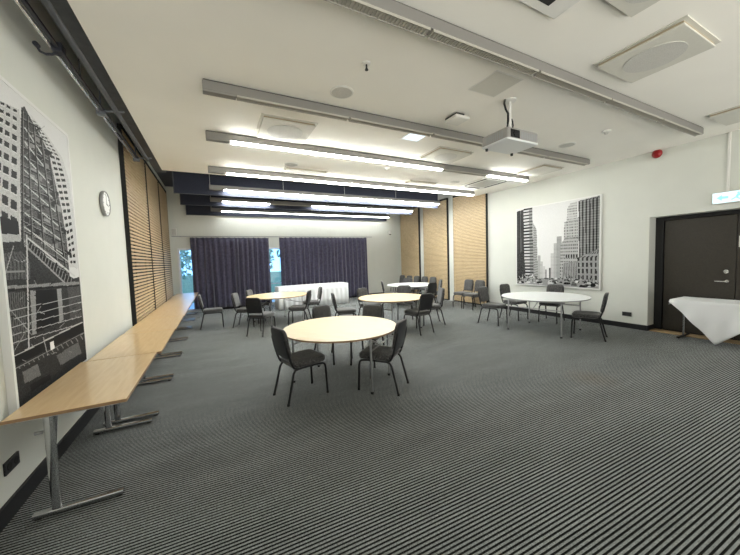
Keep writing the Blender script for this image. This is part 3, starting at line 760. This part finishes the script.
# ------------------------------------------------------------------ round tables
def round_table(cx, cy, r, rot, top, edge, label, h=.76, fx=.57, fy=.63):
    t = thing('round_table', label, 'table', (cx, cy, 0), rot, 'round banquet tables')
    n = 72
    MB().lathe([(.001, h-.022), (r-.003, h-.022), (r-.003, h), (.001, h)], n=n).build('table_top', top, t)
    MB().lathe([(r-.004, h-.0225), (r, h-.020), (r, h-.004), (r-.004, h-.001)], n=n, cap=False).build('edge_band', edge, t)
    ax, ay = r*fx, r*fy
    fr = MB()
    for sx in (-1, 1):
        fr.tube([(sx*ax, -ay-.06, h-.05), (sx*ax, ay+.06, h-.05)], .014, 8)
    for sy in (-1, 1): fr.box((-ax, sy*ay*.7-.012, h-.062), (ax, sy*ay*.7+.012, h-.0225))
    for sx in (-1, 1): fr.box((sx*ax-.02, -.1, h-.04), (sx*ax+.02, .1, h-.0225))
    fr.build('folding_frame', 'steel', t)
    for sx in (-1, 1):
        for sy in (-1, 1):
            lg = MB().tube([(sx*ax, sy*ay, h-.05), (sx*ax*1.01, sy*ay*1.01, .02)], .0145, 10).build('leg', 'steel', t)
            MB().lathe([(.001, 0), (.019, 0), (.019, .03), (.001, .03)], (sx*ax*1.01, sy*ay*1.01, 0), 12).build('rubber_foot', 'rubber', lg)
        MB().tube([(sx*ax, 0, h-.22), (sx*ax*.35, 0, h-.045)], .009, 8).build('brace', 'steel', t)
        MB().tube([(sx*ax, -ay, h-.22), (sx*ax, ay, h-.22)], .010, 8).build('stretcher', 'steel', t)
    return t
round_table(1.545, 4.03, .80, math.radians(-49), 'birch', 'ply_edge', 'large pale beech round table in the foreground with four chairs', fx=.733, fy=.406)
round_table(1.56, 8.95, .83, .3, 'birch', 'ply_edge', 'beech round table at the far left in front of the curtains')
round_table(3.80, 6.38, .81, .2, 'birch', 'ply_edge', 'beech round table in the middle of the room behind the foreground one')
round_table(6.14, 8.92, .86, .8, 'white_lam', 'grey_edge', 'white round table in the far right corner ringed by chairs')
round_table(6.46, 4.28, .86, .18, 'white_lam', 'grey_edge', 'white round table below the city avenue picture')

# ------------------------------------------------------------------ tables under white cloth
bt = thing('buffet_table', 'long table hidden under a white pleated skirt before the right curtain', 'table', (3.28, 11.32, 0))
BX0, BX1, BY0, BY1, BZ = -1.33, 1.30, -.36, .36, .80
MB().box((BX0+.03, BY0+.03, BZ-.03), (BX1-.03, BY1-.03, BZ-.004)).build('table_top', 'beech', bt)
for sx in (BX0+.1, BX1-.1):
    for sy in (BY0+.1, BY1-.1): MB().tube([(sx, sy, 0), (sx, sy, BZ-.03)], .016, 8).build('leg', 'steel', bt)
cl = thing('tablecloth', 'white pleated cloth over the long table before the curtains', 'tablecloth', (3.28, 11.32, BZ), 0, 'white tablecloths')
MB().box((BX0, BY0, -.002), (BX1, BY1, .004)).build('top_cloth', 'cloth', cl, bevel=.004)
ring, per = [], []
x = BX0
while x < BX1: per.append((x, BY0, 0, -1)); x += .0225
y = BY0
while y < BY1: per.append((BX1, y, 1, 0)); y += .0225
x = BX1
while x > BX0: per.append((x, BY1, 0, 1)); x -= .0225
y = BY1
while y > BY0: per.append((BX0, y, -1, 0)); y -= .0225
m = MB(); n = len(per); Z = [.003, -.18, -.22, -.5, -.788]
for j, z in enumerate(Z):
    for i, (x, y, a, b) in enumerate(per):
        o = .004 + (0 if j < 2 else .014*(1+math.sin(i*2*PI/8))*(.6+.3*j/4))
        m.v.append((x+a*o, y+b*o, z))
for j in range(len(Z)-1):
    for i in range(n): m.f.append([j*n+i, j*n+(i+1) % n, (j+1)*n+(i+1) % n, (j+1)*n+i])
sk = m.build('pleated_skirt', 'cloth', cl); s_ = sk.modifiers.new('thick', 'SOLIDIFY'); s_.thickness = .004; s_.offset = 1

# right: cloth with hanging point on a folding table by the door
RX0, RX1, RY0, RY1, RZ = 7.68, 8.30, .95, 2.56, .75
rt_ = thing('folding_table', 'table under a white cloth beside the dark door, chrome leg showing', 'table', ((RX0+RX1)/2, (RY0+RY1)/2, 0))
cx, cy = (RX0+RX1)/2, (RY0+RY1)/2
MB().box((RX0-cx+.01, RY0-cy+.01, RZ-.026), (RX1-cx-.01, RY1-cy-.01, RZ-.004)).build('table_top', 'beech', rt_)
for s in (-1, 1):
    y = s*((RY1-RY0)/2-.07)
    lg = MB().rings([[(.05+px, y+py, z) for px, py in rrect(.05, .035, .016)] for z in (.04, RZ-.04)]).build('leg', 'chrome', rt_)
    MB().rings([[(x, y+py, .024+pz) for py, pz in rrect(.045, .032, .012)] for x in (-.20, .26)]).build('foot', 'cable', lg)
    for gx in (-.165, .225): MB().box((gx-.015, y-.015, 0), (gx+.015, y+.015, .009)).build('glide', 'rubber', lg)
    MB().box((-.26, y-.025, RZ-.045), (.26, y+.025, RZ-.0265)).build('cross_bar', 'steel', rt_)
    MB().rings([[(.01, yy, RZ-.05), (.09, yy, RZ-.05), (.058, yy, .55), (.042, yy, .55)] for yy in (y-s*.02, y-s*.026)]).build('gusset_plate', 'chrome', lg)
tc = thing('tablecloth', 'white cloth hanging to a point over the table by the door', 'tablecloth', (RX0, RY1, RZ), 0, 'white tablecloths')
# a square cloth laid askew: grid over the top, then down the front (a pointed fall) and a short fall at the end
m = MB(); W2, L2 = RX1-RX0, RY1-RY0
nu, nv = 40, 26
for i in range(nu+1):
    y = .02-(L2+.02)*i/nu
    # front fall length as a function of the distance along the table: a triangle with its tip at .60
    d = -y
    fall = max(.02, (.02+.70*(d+.02)/.62) if d < .60 else (.72-.42*(d-.60)/.45)) if d < 1.05 else .30
    for j in range(nv+1):
        t = j/nv
        if t < .4: p = (W2*(1-t/.4), y, .004)
        elif t < .46: a = (t-.4)/.06*PI/2; p = (-.012*math.sin(a), y, .004-.012+.012*math.cos(a))
        else:
            q = (t-.46)/.54; z = -.008-fall*q
            p = (-.012-(.004+.016*q)*(1+math.sin(d*22+q*1.5))*q**.6 - .012*q, y, z)
        m.v.append(p)
for i in range(nu):
    for j in range(nv):
        a = i*(nv+1)+j; m.f.append([a, a+1, a+nv+2, a+nv+1])
o = m.build('cloth', 'cloth', tc); s_ = o.modifiers.new('thick', 'SOLIDIFY'); s_.thickness = .004; s_.offset = 0
m = MB()
for i in range(13):
    x = W2*i/12-.012
    f = .10-.07*i/12
    for j in range(5):
        q = j/4; m.v.append((x, .022+.010*q+.006*math.sin(i*1.3)*q, .003-f*q))
for i in range(12):
    for j in range(4):
        a = i*5+j; m.f.append([a, a+1, a+6, a+5])
o = m.build('end_fall', 'cloth', tc); s_ = o.modifiers.new('thick', 'SOLIDIFY'); s_.thickness = .004; s_.offset = 0

# ------------------------------------------------------------------ stacking chairs
def back_xf(x, v, d):
    """point on the leaning backrest: x across, v 0..1 up its height, d towards the front"""
    z = .475+.43*v; y = -.215-.085*v - .012*math.sin(PI*v) - .018*(1-(x/.21)**2) + d
    return (x, y, z + d*.19)
def back_outline(w, inset, n=7):
    r = .085-inset*.5; rb = .05; W_ = w/2-inset; pts = []
    def arc(cx, cv, ra, a0):
        for k in range(n+1):
            a = math.radians(a0+90*k/n); pts.append((cx+ra*math.cos(a), cv+ra*math.sin(a)))
    tp = .43-inset; b = .055+inset
    arc(W_-r, tp-r, r, 0); arc(-W_+r, tp-r, r, 90); arc(-W_*.96+rb, b+rb, rb, 180); arc(W_*.96-rb, b+rb, rb, 270)
    return pts
def make_chair():
    t = thing('banquet_chair', '', 'chair')
    rr = []
    for z, s in ((.418, .90), (.426, .975), (.446, 1.0), (.474, .995), (.490, .955), (.499, .86), (.504, .6)):
        rr.append([(x, y+.025, z) for x, y in rrect(.43*s, .455*s, .07*s, 6)])
    MB().rings(rr).build('seat', 'fabric', t)
    R_ = []
    for ins, d in ((.022, .004), (.008, .008), (.006, .024), (.014, .040), (.034, .050), (.09, .054)):
        R_.append([back_xf(x, v/.43, d) for x, v in back_outline(.385, ins)])
    MB().rings(R_).build('backrest', 'fabric', t)
    R_ = []
    for ins, d in ((.03, -.012), (.004, -.008), (0, .002), (.006, .0075)):
        R_.append([back_xf(x, v/.43, d) for x, v in back_outline(.392, ins)])
    MB().rings(R_).build('back_shell', 'shell', t)
    bf = MB()
    for s in (-1, 1):
        bf.tube([back_xf(s*.186, .72, -.004), back_xf(s*.188, .4, -.004), back_xf(s*.188, .12, -.002), (s*.188, -.212, .46), (s*.189, -.195, .43), (s*.190, -.15, .408)], .0135, 8)
    bf.tube([(-.188, -.214, .475), (.188, -.214, .475)], .009, 8)
    bf.build('back_frame', 'chair_frame', t)
    sf = MB().tube([(-.190, -.17, .404), (-.190, .15, .404)], .0125, 8).tube([(.190, -.17, .404), (.190, .15, .404)], .0125, 8)
    sf.tube([(-.190, -.16, .403), (.190, -.16, .403)], .011, 8).tube([(-.190, .10, .403), (.190, .10, .403)], .011, 8)
    sf.build('seat_frame', 'chair_frame', t)
    for s in (-1, 1):
        l = MB().tube([(s*.190, .14, .404), (s*.191, .20, .398), (s*.193, .228, .375), (s*.195, .238, .33), (s*.202, .250, .012)], .0142, 9).build('leg', 'chair_frame', t)
        MB().lathe([(.001, 0), (.017, 0), (.016, .028), (.001, .028)], (s*.202, .250, 0), 10).build('rubber_foot', 'rubber', l)
        l = MB().tube([(s*.190, -.13, .406), (s*.190, -.18, .395), (s*.192, -.205, .36), (s*.206, -.292, .012)], .0142, 9).build('leg', 'chair_frame', t)
        MB().lathe([(.001, 0), (.017, 0), (.016, .028), (.001, .028)], (s*.206, -.293, 0), 10).build('rubber_foot', 'rubber', l)
    return t
CH = [  # x, y, heading (deg, 0 = +X), label, group
 (.925, 3.85, 13, 'dark chair at the left front of the foreground table, seat in view', 'T1'),
 (1.91, 3.51, 130, 'dark chair at the right front of the foreground table, back turned', 'T1'),
 (1.75, 4.95, -70, 'chair behind the foreground table, left of the two backs above it', 'T1'),
 (2.20, 4.50, -138, 'chair behind the foreground table, right of the two backs above it', 'T1'),
 (.93, 7.63, 49, 'dark chair with its back to us at the far left beech table', 'T2'),
 (.70, 8.85, -24, 'pale-backed chair leftmost at the far left beech table', 'T2'),
 (1.12, 9.55, -30, 'pale-backed chair at the far side of the far left beech table', 'T2'),
 (1.98, 8.20, 152, 'chair facing left at the right side of the far left beech table', 'T2'),
 (2.55, 9.00, 172, 'chair facing left behind the far left table, before the white skirt', 'T2'),
 (2.80, 6.95, -14, 'chair facing right at the left side of the middle table', 'T3'),
 (3.72, 7.40, -70, 'chair behind the middle table, just left of the skirted table end', 'T3'),
 (4.74, 7.24, -122, 'chair behind the middle table, in front of the white far table', 'T3'),
 (4.08, 5.71, 99, 'dark chair with its back to us at the right front of middle table', 'T3'),
 (4.86, 6.22, 159, 'chair at the right side of middle table, light front showing', 'T3'),
 (5.56, 9.42, -28, 'chair at the left side of the far white table, beside baseboard', 'T4'),
 (5.98, 7.90, 100, 'dark chair before the far white table, partly behind a lighter chair', 'T4'),
 (6.70, 9.95, -120, 'chair just behind the far white table, in front of the wall row', 'T4'),
 (6.78, 8.55, 150, 'chair at the right edge of the far white table', 'T4'),
 (7.45, 11.95, 180, 'wall row chair farthest in the corner behind the far white table', 'W'),
 (7.45, 11.38, 180, 'wall row chair second from the far corner behind white table', 'W'),
 (7.45, 10.82, 180, 'wall row chair third from the far corner behind white table', 'W'),
 (7.45, 10.26, 180, 'wall row chair fourth from the far corner behind white table', 'W'),
 (7.45, 9.72, 180, 'wall row chair nearest us behind the far white table', 'W'),
 (7.36, 7.70, 180, 'left of the two chairs against the nearest right wood panel', 'G'),
 (7.34, 7.20, 180, 'right of the two chairs against the nearest right wood panel', 'G'),
 (6.12, 5.36, -80, 'chair at the left end of the white table under the picture', 'T5'),
 (7.02, 5.46, -86, 'chair behind the left half of the white table under the picture', 'T5'),
 (7.42, 4.72, -165, 'chair behind the white table directly under the city picture', 'T5'),
 (6.56, 3.43, 113, 'dark chair facing left at the right end of the white table', 'T5'),
 (-.12, 9.28, 0, 'lone chair facing right at the end of the left table row', 'L'),
]
GR = dict(T1='chairs around the foreground table', T2='chairs around the far left table', T3='chairs around the middle table', T4='chairs around the far white table',
          W='chairs in a row along the right wall', G='pair of chairs at the wood panel', T5='chairs around the white table under the picture', L=None)
proto = make_chair()
for i, (x, y, hd, lab, g) in enumerate(CH):
    o = proto if i == 0 else copy_tree(proto)
    o.location = (x, y, 0); o.rotation_euler = (0, 0, math.radians(hd-90)); o['label'] = lab
    o['category'] = 'chair'
    if GR[g]: o['group'] = GR[g]
    elif 'group' in o: del o['group']

# ------------------------------------------------------------------ world and camera
w = bpy.data.worlds.new('sky_and_fill'); scene.world = w; w.use_nodes = True
wn = w.node_tree; bg = wn.nodes['Background']
tcw = wn.nodes.new('ShaderNodeTexCoord'); sx = wn.nodes.new('ShaderNodeSeparateXYZ')
wn.links.new(tcw.outputs['Generated'], sx.inputs['Vector'])
mrw = wn.nodes.new('ShaderNodeMapRange'); mrw.inputs['From Min'].default_value = -.15; mrw.inputs['From Max'].default_value = .15
wn.links.new(sx.outputs['Y'], mrw.inputs['Value'])
mxw = wn.nodes.new('ShaderNodeMix'); mxw.data_type = 'RGBA'
gz = wn.nodes.new('ShaderNodeMapRange'); gz.inputs['From Min'].default_value = -.08; gz.inputs['From Max'].default_value = .08
wn.links.new(sx.outputs['Z'], gz.inputs['Value'])
mxg = wn.nodes.new('ShaderNodeMix'); mxg.data_type = 'RGBA'
mxg.inputs['A'].default_value = (FILL_LOW*1.0, FILL_LOW*.985, FILL_LOW*.91, 1); mxg.inputs['B'].default_value = (FILL_HIGH, FILL_HIGH*.99, FILL_HIGH*.95, 1)  # added fill through the open back: strong below the horizon, weak above
wn.links.new(gz.outputs['Result'], mxg.inputs['Factor']); wn.links.new(mxg.outputs['Result'], mxw.inputs['A'])
mxw.inputs['B'].default_value = (.24*SKY, .54*SKY, 1.0*SKY, 1)
wn.links.new(mrw.outputs['Result'], mxw.inputs['Factor']); wn.links.new(mxw.outputs['Result'], bg.inputs['Color'])
bg.inputs['Strength'].default_value = 1.0

f, yaw, pitch, roll, ch = 306.07, math.radians(26.844), math.radians(3.467), math.radians(-1.842), 1.7
fw = Vector((math.sin(yaw)*math.cos(pitch), math.cos(yaw)*math.cos(pitch), -math.sin(pitch)))
rt = Vector((math.cos(yaw), -math.sin(yaw), 0)); up = rt.cross(fw)
r2 = math.cos(roll)*rt+math.sin(roll)*up; u2 = -math.sin(roll)*rt+math.cos(roll)*up
cam = bpy.data.cameras.new('camera'); co = bpy.data.objects.new('camera', cam); COL.objects.link(co)
cam.sensor_fit = 'HORIZONTAL'; cam.sensor_width = 36; cam.lens = 36*f/740; cam.clip_start = .05
co.matrix_world = Matrix(((r2.x, u2.x, -fw.x, 0), (r2.y, u2.y, -fw.y, 0), (r2.z, u2.z, -fw.z, ch), (0, 0, 0, 1)))
scene.camera = co
vs = scene.view_settings
vs.view_transform = 'Standard'; vs.look = 'None'; vs.gamma = 1; vs.use_curve_mapping = False; vs.exposure = 2.5
